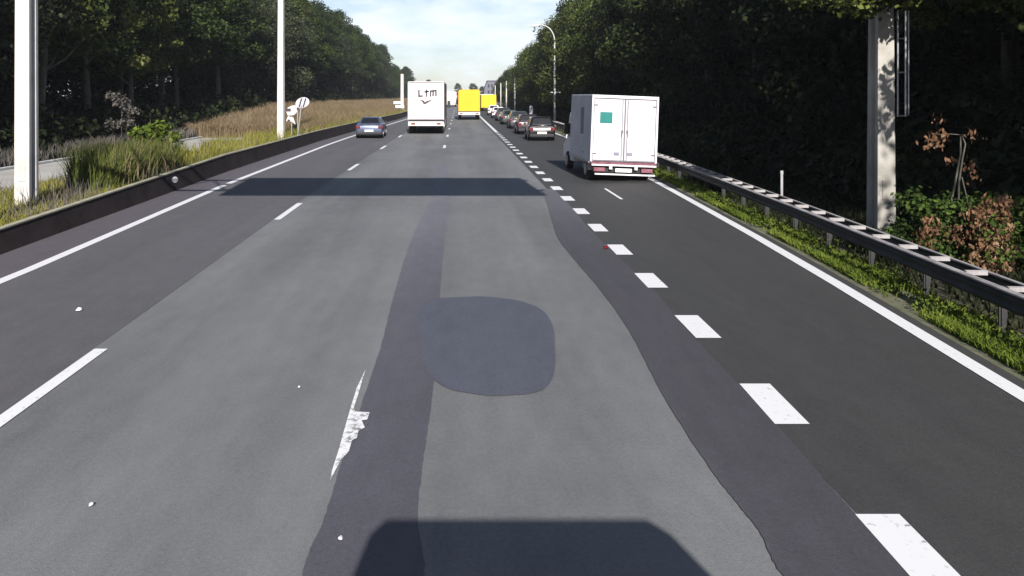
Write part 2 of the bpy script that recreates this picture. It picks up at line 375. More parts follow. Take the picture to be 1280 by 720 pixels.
# ------------------------------------------------------------ low barrier on the left
def sweep(b, fx, prof, ys, zf=None, mi=None):
    n = len(prof); vs = []; fs = []
    for y in ys:
        for (dx, z) in prof: vs.append((fx(y) + dx, y, z * (zf(y) if zf else 1)))
    for j in range(len(ys) - 1):
        for i in range(n):
            fs.append((j * n + i, j * n + (i + 1) % n, (j + 1) * n + (i + 1) % n, (j + 1) * n + i))
    fs += [tuple(range(n)), tuple(range((len(ys) - 1) * n, len(ys) * n))]
    b.add(vs, fs, mi)
ysl = [-40 + 2.0 * i for i in range(170)]
zf = lambda y: float(np.interp(y, [10, 14, 30, 60], [.82, .88, 1.30, 1.4]))
root = empty('low_barrier', (0, 0, 0), label='long low dark barrier wall with pale top edge along the left shoulder', cat='barrier')
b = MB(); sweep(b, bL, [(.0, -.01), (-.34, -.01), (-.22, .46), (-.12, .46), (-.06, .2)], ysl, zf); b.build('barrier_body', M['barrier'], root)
b = MB(); sweep(b, bL, [(-.10, .462), (-.24, .462), (-.24, .495), (-.10, .495)], ysl, zf); b.build('barrier_lit_cap', M['barrier_lit_cap'], root)
x, y = at(218, 236)
b = MB(); b.disc((0, 0, 0), .085, .03, 'y', 16); o = b.build('reflector', M['plate']); o.location = (-8.30, 23.2, .40)
tag(o, 'small round white reflector fixed on the dark left barrier', 'reflector')

# ------------------------------------------------------------ guard rail on the right
root = empty('guard_rail', (0, 0, 0), label='double steel guard rail with cross spacers on the right verge', cat='guard rail')
def wprof(x, s): return [(x, .40), (x + s * .05, .45), (x + s * .01, .50), (x + s * .05, .56), (x, .61), (x - s * .025, .61), (x + s * .015, .56), (x - s * .02, .50), (x + s * .015, .45), (x - s * .025, .40)]
ysr = [-10 + 1.0 * i for i in range(110)] + [100 + 5 * i for i in range(40)]
for s, x0 in ((-1, 0), (1, .36)):
    b = MB(); sweep(b, rR, wprof(x0, s), ysr); b.build('rail_beam', M['steel_dull_shade'], root)
    b = MB(); sweep(b, rR, [(x0 - s * .05, .612), (x0 + s * .05, .612), (x0 + s * .05, .632), (x0 - s * .05, .632)] if s < 0 else [(x0 - .025, .612), (x0 + .03, .612), (x0 + .03, .63), (x0 - .025, .63)], ysr); b.build('lit_top_edge', M['steel_lit'], root)
sp = MB().box(.062, .325, -.03, .03, .590, .640).box(.055, .33, -.018, .018, .640, .65).build('spacer', M['steel_lit'], root, bevel=.006)
ps = MB().box(.15, .21, -.03, .03, -.1, .585).box(.13, .23, -.012, .012, -.1, .58).build('rail_post', M['steel_dull_shade'], root)
ys_ = [8.3 + .86 * i for i in range(90)]
for i, yy in enumerate(ys_):
    o = sp if i == 0 else sp.copy()
    if i: COL.objects.link(o); o.parent = root
    o.location = (rR(yy), yy, 0); o.rotation_euler = (0, 0, R(-4))
for i in range(45):
    yy = 6.0 + 1.72 * i; o = ps if i == 0 else ps.copy()
    if i: COL.objects.link(o); o.parent = root
    o.location = (rR(yy), yy, 0)
# marker stake by the rail
b = MB().box(-.03, .03, -.015, .015, 0, 1.0).box(-.035, .035, -.02, .02, .93, 1.02)
o = b.build('marker_stake', M['steel'], bevel=.004); o.location = (8.0, 19.6, -.02); tag(o, 'thin grey marker stake standing behind the right guard rail', 'stake')

# ------------------------------------------------------------ poles
def hpole(name, x, y, w_, d_, h_, m, label, taper=.8, group=None):
    root = empty(name, (x, y, -.02), label=label, cat='pole', group=group)
    b = MB(); t = taper
    def ring(z, s):
        a, c = w_ / 2 * s, d_ / 2 * s; e = .04 * s
        return [(-a, -c, z), (a, -c, z), (a, -c * .45, z), (a * .55, -c * .3, z), (a * .55, c * .3, z), (a, c * .45, z), (a, c, z), (-a, c, z), (-a, c * .45, z), (-a * .55, c * .3, z), (-a * .55, -c * .3, z), (-a, -c * .45, z)]
    rs = [ring(h_ * i / 6, 1 - (1 - t) * i / 6) for i in range(7)]; vs = sum(rs, []); fs = []
    for j in range(6):
        for i in range(12): fs.append((j * 12 + i, j * 12 + (i + 1) % 12, (j + 1) * 12 + (i + 1) % 12, (j + 1) * 12 + i))
    fs += [tuple(range(12)), tuple(range(72, 84))]
    b.add(vs, fs).build('shaft', m, root, bevel=.012)
    MB().box(-w_ * .62, w_ * .62, -d_ * .65, d_ * .65, -.1, .10).build('footing', m, root, bevel=.02)
    MB().box(-.09, .09, -d_ / 2 - .012, -d_ / 2 + .02, .75, 1.15).build('hatch', m, root, bevel=.004)
    return root
hpole('concrete_pole', -10.85, 19.9, .38, .46, 11, M['concrete'], 'nearest pale concrete pole at the left edge, standing in weeds behind the barrier', .86)
hpole('concrete_pole', -10.75, 48, .40, .45, 11.5, M['concrete'], 'slim white pole rising behind the left barrier beside the tilted signs', .7)
p3 = hpole('concrete_pole', -9.3, 131, .5, .5, 6.5, M['concrete'], 'distant white pole with small white boards left of the white lorry', .9)
for dx, z0, z1 in ((-.85, 1.55, 2.0), (-.55, .9, 1.35)):
    MB().box(dx - .55, dx + .9, -.33, -.29, z0, z1).build('board', M['white'], p3, bevel=.01)
pr = hpole('concrete_pole', 8.75, 16.4, .38, .46, 6.2, M['concrete_grey'], 'mottled grey concrete pole behind the right guard rail under overhanging leaves', .82)
# metal ladder hung on the pole
root = empty('metal_ladder', (9.1, 16.4, 2.42), label='rusty metal ladder frame hanging beside the right concrete pole', cat='ladder')
b = MB(); 
for xx in (.0, .16): b.tube([(xx, 0, 0), (xx, 0, 2.2)], .017, 6)
b.tube([(.28, .1, .05), (.28, .1, 2.2)], .014, 6)
b.build('side_rails', M['steel'], root)
for z in (.02, .92, 1.62):
    MB().tube([(0, 0, z), (.16, 0, z), (.28, .1, z + .02)], .016, 6).build('rung', M['steel'], root)
MB().tube([(-.2, 0, 2.0), (0, 0, 2.0)], .02, 6).build('bracket', M['steel_dull_shade'], root)

# curved street lamp
def lamp(x, y, h_, reach, label, m):
    root = empty('street_lamp', (x, y, 0), label=label, cat='street lamp')
    pth = [(0, 0, 0), (0, 0, h_ - 1.7)]
    for i in range(1, 9):
        a = math.pi / 2 * i / 8; pth.append((-(1 - math.cos(a)) * 1.2, 0, h_ - 1.7 + math.sin(a) * 1.5))
    pth.append((-1.2 - reach * .5, 0, h_ - .15)); pth.append((-1.2 - reach, 0, h_ - .2))
    rad = [.10, .07] + [.05] * (len(pth) - 2)
    MB().tube(pth, rad, 10).build('mast', m, root, smooth=True)
    MB().tube([(-1.1 - reach, 0, h_ - .2), (-1.5 - reach, 0, h_ - .26), (-1.9 - reach, 0, h_ - .3)], [.06, .13, .05], 10).build('lamp_head', M['white'], root, smooth=True)
    MB().disc((0, 0, .15), .16, .3, 'z', 12).build('base', m, root)
    return root
lm = lamp(8.75, 72, 9.5, .3, 'tall street lamp with curved arm in front of the right trees', M['concrete'])
MB().box(-.5, .5, -.13, -.09, 3.15, 3.22).box(-.05, .05, -.14, -.10, 2.9, 3.4).build('crossbar', M['steel'], lm)
for (px, Y, zt, lb) in ((643.5, 122, 5.8, 'pale post nearest the camera in the far right row, beyond the queue'), (633, 146, 5.6, 'second pale post of the far right row beside the queue'),
                      (626, 166, 5.6, 'third pale post of the far right row beyond the queue'), (619, 190, 5.4, 'farthest pale post just right of the far lemon lorry')):
    root = empty('roadside_post', ((px - VX) * Y / F, Y, 0), label=lb, cat='post', group='pale posts along the far right side')
    MB().tube([(0, 0, 0), (0, 0, zt)], [.14, .09], 10).build('shaft', M['concrete'], root, smooth=True)
    MB().disc((0, 0, .2), .22, .4, 'z', 10).build('base', M['concrete'], root)
root = empty('delineator_post', (8.55, 93, 0), label='short white delineator post among the trees behind the car queue', cat='post')
MB().box(-.20, .20, -.06, .06, .0, 1.7).build('body', M['white'], root, bevel=.03); MB().box(-.12, .12, -.07, -.055, 1.3, 1.5).build('reflector', M['steel'], root)
o = MB().disc((0, 0, .10), .14, .12, 'y', 14).box(-.03, .03, -.04, .04, -.02, .1).build('road_reflector', M['white'], bevel=.02); o.location = (7.4, 53.6, .02)
tag(o, 'round white reflector stud on the right edge line ahead of the van', 'reflector')

# ------------------------------------------------------------ signs by the second pole
root = empty('road_sign', ((378 - VX) * 46 / F, 46, 0), label='tilted round white sign with diagonal dark stripes above the left weeds', cat='road sign')
MB().tube([(-.35, .06, 0), (-.05, .06, 2.5)], .035, 8).build('stem', M['steel'], root)
d = MB(); d.disc((0, 0, 0), .36, .03, 'y', 28); o = d.build('sign_face', M['white'], root); o.location = (0, 0, 2.46); o.rotation_euler = (R(28), R(-25), 0); o.scale = (1.15, 1, .9)
for s in (-.11, .11):
    q = MB().box(s - .035, s + .035, -.02, -.017, -.30, .30).build('stripe', M['ink'], o); q.rotation_euler = (0, R(35), 0)
root = empty('arrow_sign', ((362 - VX) * 46.5 / F, 46.5, 0), label='battered white sign panels leaning beside the slim left pole', cat='road sign')
MB().tube([(.1, .05, 0), (.12, .05, 2.2)], .03, 8).tube([(.5, .05, 0), (.45, .05, 1.9)], .03, 8).build('stem', M['steel'], root)
o = MB().prism([(-.25, -.10), (.1, -.14), (.42, .05), (.45, .38), (.1, .42), (-.15, .36), (-.3, .2)], 'y', -.02, .02).build('panel', M['cream'], root, bevel=.006); o.location = (.12, 0, 1.85); o.rotation_euler = (0, R(-12), 0)
o = MB().prism([(-.22, 0), (.1, -.02), (.34, -.2), (.2, .2), (-.1, .28)], 'y', -.02, .02).build('panel', M['white'], root, bevel=.006); o.location = (.02, -.04, 1.38)
MB().box(-.22, .08, -.055, -.03, 1.95, 2.12).build('dark_patch', M['ink'], root); MB().box(-.12, .06, -.075, -.062, 1.38, 1.48).build('dark_patch', M['ink'], root)

# guessed gantry, added unseen above the view so its board casts the dark band
root = empty('shadow_gantry', (-9.6, 10.4, 0), label='unseen gantry added over the lanes to cast the dark band', cat='gantry')
MB().tube([(0, .35, 0), (0, .35, 9.1)], .2, 14).build('post', M['steel'], root)
b = MB(); 
for z in (7.3, 8.9): b.tube([(0, .35, z), (13.2, .35, z)], .09, 8)
for i in range(12): b.tube([(.6 + i, .35, 7.3 if i % 2 else 8.9), (1.6 + i, .35, 8.9 if i % 2 else 7.3)], .04, 6)
b.build('truss', M['steel'], root)
MB().box(3.7, 13.1, 0, .06, 6.78, 9.5).build('shadow_board', M['steel'], root, bevel=.02)

# ------------------------------------------------------------ vehicles
def wheel(root, x, y, r, wd, side=1, name='wheel'):
    t = MB(); t.disc((0, 0, 0), r, wd, 'x', 24); o = t.build(name, M['tyre'], root, bevel=.02); o.location = (x, y, r)
    q = MB(); q.disc((side * (wd / 2 + .004), 0, 0), r * .62, .03, 'x', 18); q.build('rim', M['rim'], o, bevel=.006)
    return o

def car(kind, name, X, Y, paint, label, group=None, rz=0, W=.86):
    root = empty(name, (X, Y, 0), rz, label=label, cat='car', group=group)
    if kind == 'hatch':
        prof = [(.10, .24), (.0, .36), (-.02, .60), (.05, .80), (.10, .98), (2.9, .98), (3.55, .86), (3.95, .68), (4.0, .42), (3.92, .24)]
        cab = (.10, 2.95, .42, 2.15, .97, 1.50, .62); L = 4.0
    elif kind == 'estate':
        prof = [(.10, .24), (.0, .36), (-.02, .60), (.04, .82), (.06, .95), (3.2, .95), (3.9, .84), (4.4, .64), (4.45, .42), (4.35, .24)]
        cab = (.06, 3.25, .35, 2.5, .94, 1.44, .60); L = 4.45
    else:
        prof = [(.10, .22), (.0, .34), (-.02, .56), (.02, .84), (.12, .96), (.85, .99), (3.2, .95), (3.9, .84), (4.4, .64), (4.45, .42), (4.35, .22)]
        cab = (.72, 3.3, 1.35, 2.55, .95, 1.40, .60); L = 4.45
    # lower body with barrel sides
    n = len(prof); secs = [(-1, .93), (-.9, 1.0), (.9, 1.0), (1, .93)]
    b = MB(); vs = []
    ym = L / 2
    for s, k in secs:
        for (yy, zz) in prof:
            inset = .97 if zz < .3 or zz > .9 else 1.0
            vs.append((s * W * inset, ym + (yy - ym) * (1 if abs(s) < .95 else .975), zz))
    fs = []
    for j in range(3):
        for i in range(n): fs.append((j * n + i, j * n + (i + 1) % n, (j + 1) * n + (i + 1) % n, (j + 1) * n + i))
    fs += [tuple(range(n)), tuple(range(3 * n, 4 * n))]
    b.add(vs, fs)
    y0, y1, y2, y3, zb, zt, wr = cab; wb = W * .93
    b.hexa([(-wb, y0, zb), (wb, y0, zb), (wb, y1, zb), (-wb, y1, zb), (-wr, y2, zt), (wr, y2, zt), (wr, y3, zt), (-wr, y3, zt)])
    b.build('body', paint, root, bevel=.06, smooth=True, seg=3)
    def on_cab(u0, v0, u1, v1, face, name):
        def pt(u, v, out=.008):
            if face == 'rear':
                w_ = wb + (wr - wb) * v; return (-w_ + 2 * w_ * u, y0 + (y2 - y0) * v - out, zb + (zt - zb) * v + out)
            if face == 'front':
                w_ = wb + (wr - wb) * v; return (-w_ + 2 * w_ * u, y1 + (y3 - y1) * v + out, zb + (zt - zb) * v + out)
            s = -1 if face == 'left' else 1
            yy = (y0 + (y2 - y0) * v) * (1 - u) + (y1 + (y3 - y1) * v) * u
            return (s * (wb + (wr - wb) * v + out), yy, zb + (zt - zb) * v + out * .3)
        vs = [pt(u0, v0), pt(u1, v0), pt(u1, v1), pt(u0, v1)] + [pt(u0, v0, -.03), pt(u1, v0, -.03), pt(u1, v1, -.03), pt(u0, v1, -.03)]
        MB().hexa(vs).build(name, M['glass'], root, bevel=.004)
    on_cab(.10, .14, .90, .86, 'rear', 'rear_window'); on_cab(.08, .1, .92, .88, 'front', 'windscreen')
    for f in ('left', 'right'):
        on_cab(.14, .14, .48, .86, f, 'side_window'); on_cab(.51, .14, .86, .86, f, 'side_window')
    for s in (-1, 1):
        tl = MB().box(min(s * W * .98, s * W * .66), max(s * W * .98, s * W * .66), -.035, .10, .66, .86)
        tl.build('tail_light', M['red'], root, bevel=.02)
        MB().box(min(s * W, s * (W + .15)), max(s * W, s * (W + .15)), L * .60, L * .60 + .08, .95, 1.08).build('mirror', M['dark'], root, bevel=.02)
        wheel(root, s * (W - .09), .75, .31, .20, s); wheel(root, s * (W - .09), L - .85, .31, .20, s)
        for ya in (.75, L - .85): MB().disc((s * (W - .02), ya, .33), .37, .06, 'x', 20).build('wheel_arch', M['dark'], root)
    MB().box(-.29, .29, -.062, .0, .46, .59).build('number_plate', M['plate'], root, bevel=.005)
    MB().box(-W * .92, W * .92, -.05, .12, .26, .44).build('bumper', M['dark'], root, bevel=.03)
    MB().box(-.42, .42, -.02, .06, .86, .90).build('trim_strip', M['chrome'], root, bevel=.004)
    MB().box(-.5, .5, y2 - .05, y2 + .12, zt - .012, zt + .025).build('roof_spoiler', paint, root, bevel=.01)
    return root

car('sedan', 'sedan_car', -5.98, 53, M['car_silver'], 'silver blue saloon car driving alone in the left lane', W=.90, rz=R(1.5))
G = 'cars queueing in the exit lane'
car('hatch', 'hatchback_car', 5.28, 50, M['car_black'], 'black cherry hatchback last in the queue ahead of the white van', G, R(-1), W=.84)
car('estate', 'estate_car', 5.22, 58.5, M['car_plum'], 'plum coloured car directly in front of the black hatchback', G, R(-1))
car('hatch', 'hatchback_car', 5.3, 68.5, M['car_grey'], 'dark grey hatchback third from the rear of the queue', G)
car('sedan', 'sedan_car', 5.2, 78.5, M['car_green'], 'grey green saloon fourth from the rear of the queue', G)
car('hatch', 'hatchback_car', 5.2, 90, M['car_grey'], 'grey hatchback fifth from the rear of the queue, behind the white cars', G)
car('sedan', 'sedan_car', 5.2, 102, M['car_white'], 'white saloon sixth from the rear of the queue', G)
car('hatch', 'hatchback_car', 5.2, 116, M['car_white'], 'white hatchback at the far end of the queue behind the lemon lorry', G)

def lorry(name, X, Y, L, W, Ht, m, label, z0=1.05, round_top=0, mside=None, group=None, rz=0):
    root = empty(name, (X, Y, 0), rz, label=label, cat='lorry', group=group); w2 = W / 2
    MB().box(-w2, w2, .05, L, z0, Ht).build('cargo_box', mside or m, root, bevel=max(.03, round_top), seg=3)
    if round_top:
        q = round_top; rear = [(-w2 + .04, z0), (w2 - .04, z0), (w2 - .04, Ht - q), (w2 - q * .5, Ht - q * .3), (w2 - q, Ht - .02), (-w2 + q, Ht - .02), (-w2 + q * .5, Ht - q * .3), (-w2 + .04, Ht - q)]
        MB().prism(rear, 'y', 0, .06).build('rear_panel', m, root, bevel=.01)
    else:
        for s in (0, 1):
            a, c = (-w2 + .05, -.008) if s == 0 else (.008, w2 - .05)
            MB().box(a, c, .0, .06, z0 + .06, Ht - .06).build('rear_door', m, root, bevel=.01)
        MB().box(-w2, w2, .02, .08, Ht - .05, Ht + .01).box(-w2, -w2 + .04, .02, .08, z0, Ht).box(w2 - .04, w2, .02, .08, z0, Ht).build('door_frame', M['cream'], root)
    MB().box(-w2 + .1, w2 - .1, .12, .3, .95, z0).build('rear_sill', M['dark'], root)
    MB().box(-w2 + .02, w2 - .02, .02, .14, .62, .95).build('bumper', M['cream'] if m is not M['lemon'] else M['lemon'], root, bevel=.015)
    MB().box(-w2 + .3, w2 - .3, .3, L - .4, .75, z0).build('chassis', M['dark'], root)
    for s in (-1, 1):
        MB().box(min(s * .8, s * 1.1), max(s * .8, s * 1.1), -.0, .03, .72, .84).build('tail_light', M['red'], root)
        for yy in ([1.7, 3.0, 4.3] if L > 10 else [1.7]): wheel(root, s * (w2 - .22), yy, .48, .36, s)
        wheel(root, s * (w2 - .2), L + 1.0, .48, .30, s)
        MB().box(min(s * (w2 - .03), s * (w2 + .02)), max(s * (w2 - .03), s * (w2 + .02)), 5.0 if L > 10 else 2.6, L - 1.5, .45, .95).build('side_skirt', M['grey'], root)
        MB().box(min(s * (w2 + .05), s * (w2 + .30)), max(s * (w2 + .05), s * (w2 + .30)), L + 2.0, L + 2.1, 1.75, 2.40).tube([(s * (w2 - .1), L + 2.05, 2.35), (s * (w2 + .2), L + 2.05, 2.35)], .02, 6).build('mirror', M['dark'], root, bevel=.02)
    MB().prism([(L + .3, .5), (L + 2.4, .5), (L + 2.4, 1.8), (L + 2.1, 2.9), (L + 1.6, 3.2), (L + .3, 3.2)], 'x', -w2 + .05, w2 - .05).build('cab', M['white'], root, bevel=.05)
    MB().box(-w2 + .5, w2 - .5, L - .1, L + .4, .6, 1.1).build('coupling', M['dark'], root)
    return root

ltm = lorry('articulated_lorry', -2.42, 59, 13.6, 2.70, 3.92, M['cream'], 'white lorry with dark lettering and wing emblem on its rear doors', mside=M['grey'])
def px2(zx, zy): return ((500 + zx / 8.475 - VX) * 59 / F + 2.42, H - (95 + zy / 8.475 - VY) * 59 / F)
def stroke(b, pts, t):
    for (a, c) in zip(pts[:-1], pts[1:]):
        p, q = Vector(px2(*a)), Vector(px2(*c)); d = (q - p).normalized(); nrm = Vector((-d.y, d.x)) * t / 2; p = p - d * t * .4; q = q + d * t * .4
        b.prism([tuple(p + nrm), tuple(q + nrm), tuple(q - nrm), tuple(p - nrm)], 'y', -.012, .004)
def let(strokes, t=.115):
    b = MB()
    for s in strokes: stroke(b, s, t)
    return b.build('lettering', M['ink'], ltm)
let([[(200, 152), (201, 214)], [(201, 214), (236, 212)]])
let([[(282, 150), (279, 214)], [(264, 168), (302, 164)]])
let([[(322, 212), (326, 160)], [(326, 160), (380, 154)], [(380, 154), (381, 210)], [(352, 158), (350, 208)]])
b = MB(); b.prism([px2(*p) for p in [(205, 252), (250, 258), (264, 278), (286, 264), (348, 249), (310, 274), (264, 300), (246, 292), (236, 272)]][::-1], 'y', -.012, .004); b.build('emblem', M['ink'], ltm)
MB().box(-1.25, 1.25, -.004, .03, 3.80, 3.86).build('rear_lamp_bar', M['grey'], ltm)

lorry('box_lorry', (586.5 - VX) * 94 / F, 94, 9, 2.62, 3.62, M['yellow'], 'deep yellow box lorry with rounded top in the middle lane', round_top=.28)
lorry('box_lorry', (611 - VX) * 150 / F, 150, 10, 2.85, 3.1, M['lemon'], 'far lemon yellow lorry at the head of the car queue', round_top=.1, z0=.7)
lorry('box_lorry', (564.5 - VX) * 205 / F, 205, 8, 2.5, 4.0, M['cream'], 'distant pale lorry seen between the white lorry and yellow lorry')

# white box van
VYD = 26.1; root = empty('box_van', (5.41, VYD, 0), label='white box van with green sticker on its rear door in the exit lane', cat='van')
root.rotation_euler = (0, R(2.2), R(2.4))
W2 = 1.11; LB = 3.7; ZB = .66; ZT = 2.86
MB().box(-W2, W2, .05, LB, ZB, ZT).build('cargo_box', M['white_dirty'], root, bevel=.02)
for s in (-1, 1):
    a, c = (-W2 + .092, -.024) if s < 0 else (.024, W2 - .092)
    dr = MB().box(a, c, -.005, .045, ZB + .06, ZT - .135).build('rear_door', M['van_door'], root, bevel=.008)
    xb = s * .085
    MB().tube([(xb, -.03, ZB + .02), (xb, -.03, ZT - .12)], .016, 8).build('lock_bar', M['steel'], dr)
    MB().box(xb - .03, xb + .03, -.05, -.006, 1.62, 1.72).box(min(xb, xb + s * .03), max(xb, xb + s * .03), -.055, -.03, 1.5, 1.7).build('handle', M['grey'], dr, bevel=.005)
    for z in (ZB + .24, ZT - .36):
        MB().box(min(s * W2, s * (W2 - .20)), max(s * W2, s * (W2 - .20)), -.018, -.006, z, z + .045).build('hinge', M['grey'], dr)
    q = s * .19 if s > 0 else -.25
    MB().box(q - .09, q + .09, -.03, -.006, ZB + .23, ZB + .33).build('latch_pocket', M['ink_pale'], dr, bevel=.005)
b = MB().box(-W2, -W2 + .07, -.02, .07, ZB, ZT).box(W2 - .07, W2, -.02, .07, ZB, ZT)
b.box(-W2 + .072, W2 - .072, -.025, .07, ZT - .10, ZT).build('rear_frame', M['white'], root, bevel=.012)
MB().box(-W2 + .072, W2 - .072, .008, .049, ZB + .02, ZT - .101).build('door_seal', M['grey'], root)
MB().box(-.83, -.42, -.012, -.006, 1.93, 2.30).build('green_sticker', M['teal'], root, bevel=.003)
MB().box(-.42, -.25, -.012, -.006, 1.18, 1.36).build('pale_sticker', M['pale_yellow'], root)
# faint row of lettering across the top of both doors (illegible in the photograph)
b = MB(); r = random.Random(3); x = -.66
while x < .78:
    if abs(x) > .05 and not (-.5 < x < -.42):
        h_ = r.uniform(.035, .05); wq = r.uniform(.025, .04); zc = 2.58
        b.box(x, x + wq * .3, -.012, -.006, zc, zc + h_)
        if r.random() < .6: b.box(x + wq * .3, x + wq, -.012, -.006, zc + h_ * .75, zc + h_)
        else: b.box(x + wq * .3, x + wq, -.012, -.006, zc, zc + h_ * .25)
        if r.random() < .6: b.box(x + wq * .75, x + wq, -.012, -.006, zc + h_ * .25, zc + h_ * .75)
    x += .065 if r.random() > .15 else .10
b.build('lettering', M['ink_pale'], root)
MB().box(-W2 - .012, -W2 + .01, 1.25, 1.75, 1.50, 2.42).build('side_decal', M['ink_pale'], root, bevel=.004)
MB().box(-W2 - .01, -W2 + .01, 1.1, 1.2, .86, .93).build('side_marker', M['orange'], root)
for s in (-1, 1):
    MB().box(s * W2 - .02, s * W2 + .02, .1, LB, ZB - .06, ZB + .0).build('side_rail', M['steel'], root)
MB().box(-W2 + .02, W2 - .02, -.03, .08, ZB - .07, ZB - .002).build('rear_sill', M['red_dirty'], root, bevel=.01)
MB().box(-W2 + .05, W2 - .02, -.06, .02, ZB - .13, ZB - .075).build('rear_step', M['white'], root, bevel=.008)
MB().box(-W2 + .15, W2 - .1, .10, .22, .30, ZB - .13).build('rear_beam', M['dark'], root)
for s in (-1, 1):
    MB().box(s * .42 - .05, s * .42 + .05, -.05, .09, .42, ZB - .13).build('bumper_bracket', M['white'], root, bevel=.008)
    a = .60 if s > 0 else -.98
    MB().box(a, a + .38, -.03, .10, .34, .47).build('tail_light', M['red_dirty'], root, bevel=.015)
MB().box(-.27, .27, -.06, -.04, .34, .46).build('number_plate', M['plate'], root, bevel=.005)
MB().box(-W2 + .16, W2 - .06, -.07, -.01, .235, .285).build('bumper_bar', M['white'], root, bevel=.01)
MB().box(-.45, .45, .3, LB + 1.2, .38, ZB - .1).box(-W2 + .2, W2 - .2, .9, 1.1, .3, .5).build('chassis', M['dark'], root)
for s in (-1, 1):
    wheel(root, s * .93, .95, .34, .24, s); wheel(root, s * .70, .95, .34, .2, s); wheel(root, s * .93, 4.6, .34, .22, s)
    MB().prism([(.48, .34), (.55, .56), (.75, .70), (1.15, .70), (1.36, .56), (1.42, .34), (1.38, .34), (1.32, .53), (1.12, .66), (.78, .66), (.6, .53), (.52, .34)], 'x', s * .80, s * 1.06).build('mudguard', M['steel'], root)
    MB().box(s * 1.07 - .09, s * 1.07 + .09, 4.75, 4.83, 1.35, 1.75).build('mirror', M['dark'], root, bevel=.02)
MB().prism([(LB + .05, .35), (5.75, .35), (5.8, .9), (5.1, 1.2), (4.6, 2.2), (LB + .05, 2.25)], 'x', -.98, .98).build('cab', M['white'], root, bevel=.05)
for s in (-1, 1): MB().prism([(4.0, 1.25), (4.95, 1.25), (4.55, 2.0), (4.0, 2.0)], 'x', s * .97, s * .986).build('side_window', M['glass'], root)
MB().hexa([(-.88, 5.07, 1.28), (.88, 5.07, 1.28), (.88, 5.12, 1.30), (-.88, 5.12, 1.30), (-.8, 4.64, 2.1), (.8, 4.64, 2.1), (.8, 4.70, 2.12), (-.8, 4.70, 2.12)]).build('windscreen', M['glass'], root)

# the lorry that carries the camera: behind the view, seen only by its shadow on the road
root = empty('camera_lorry', (.82, -.12, 0), label='lorry carrying the camera, seen by its cab shadow on the road', cat='lorry')
MB().prism([(-1.12, .55), (1.12, .55), (1.16, 1.6), (1.12, 2.55), (.98, 2.95), (.88, 3.05), (-.88, 3.05), (-.98, 2.95), (-1.12, 2.55), (-1.16, 1.6)], 'y', -2.1, 0).build('cab', M['white'], root, bevel=.04)
MB().box(-1.0, 1.0, .0, .03, 1.45, 2.35).build('windscreen', M['glass'], root, bevel=.01)
MB().box(-1.1, 1.1, .0, .12, .45, .85).build('bumper', M['grey'], root, bevel=.03)
MB().box(-1.22, 1.22, -9, -2.5, 1.0, 3.6).build('cargo_box', M['white'], root, bevel=.03); MB().box(-.5, .5, -8.8, -.5, .6, 1.0).build('chassis', M['dark'], root)
for s in (-1, 1):
    for yy in (-.9, -6.6): wheel(root, s * .98, yy, .5, .3, s)

# ------------------------------------------------------------ vegetation
def leaf_cloud(centers, radii, counts, size, flat=.35, seed=0, aspect=1.5, droop=0.0, shell=.55):
    """quads scattered through ellipsoidal clumps; returns V, F"""
    g = np.random.default_rng(seed); VV = []
    for c, rd, n in zip(centers, radii, counts):
        n = int(n); d = g.normal(size=(n, 3)); d /= np.linalg.norm(d, axis=1)[:, None]
        r = g.uniform(shell ** 3, 1, n) ** (1 / 3); p = np.array(c) + d * r[:, None] * np.array(rd) + g.normal(0, .06, (n, 3))
        nrm = d * .8 + g.normal(0, .75, (n, 3)) + np.array([0, 0, flat]); nrm /= np.linalg.norm(nrm, axis=1)[:, None]
        a = np.cross(nrm, g.normal(size=(n, 3))); a[:, 2] -= droop; a /= np.linalg.norm(a, axis=1)[:, None]; b_ = np.cross(nrm, a); b_ /= np.linalg.norm(b_, axis=1)[:, None]
        s = size * g.uniform(.5, 1.35, n)[:, None]; a = a * s * aspect * .5; b_ = b_ * s * .5
        VV.append(np.stack([p - a, p + b_ - a * .1, p + a, p - b_ - a * .1], 1))
    V = np.concatenate(VV).reshape(-1, 3); return V, np.arange(len(V)).reshape(-1, 4)

def crown_mesh(name, seed, w_, z0, z1, nclump, leaves, size, m, low=0.3):
    g = np.random.default_rng(seed); cs = []; rs = []; ns = []
    for i in range(nclump):
        t = g.random() ** .85; z = z0 + (z1 - z0) * t
        prof = math.sin(math.pi * min(1, .22 + .78 * t)) ** .6 if t > low else (.75 + .25 * t / low)
        prof = max(.15, prof) * (1 - .35 * max(0, t - .75) * 4 * .6)
        a = g.uniform(0, 2 * math.pi); r = w_ * prof * g.uniform(.35, 1.0); q = g.uniform(.6, 1.35) * w_ * .27
        cs.append((r * math.cos(a), r * math.sin(a), z)); rs.append((q * 1.25, q * 1.25, q * .75)); ns.append(leaves * (q / (w_ * .27)) ** 2 / nclump)
    V, Fq = leaf_cloud(cs, rs, ns, size, seed=seed + 1)
    return npmesh(name, V, Fq, m), cs

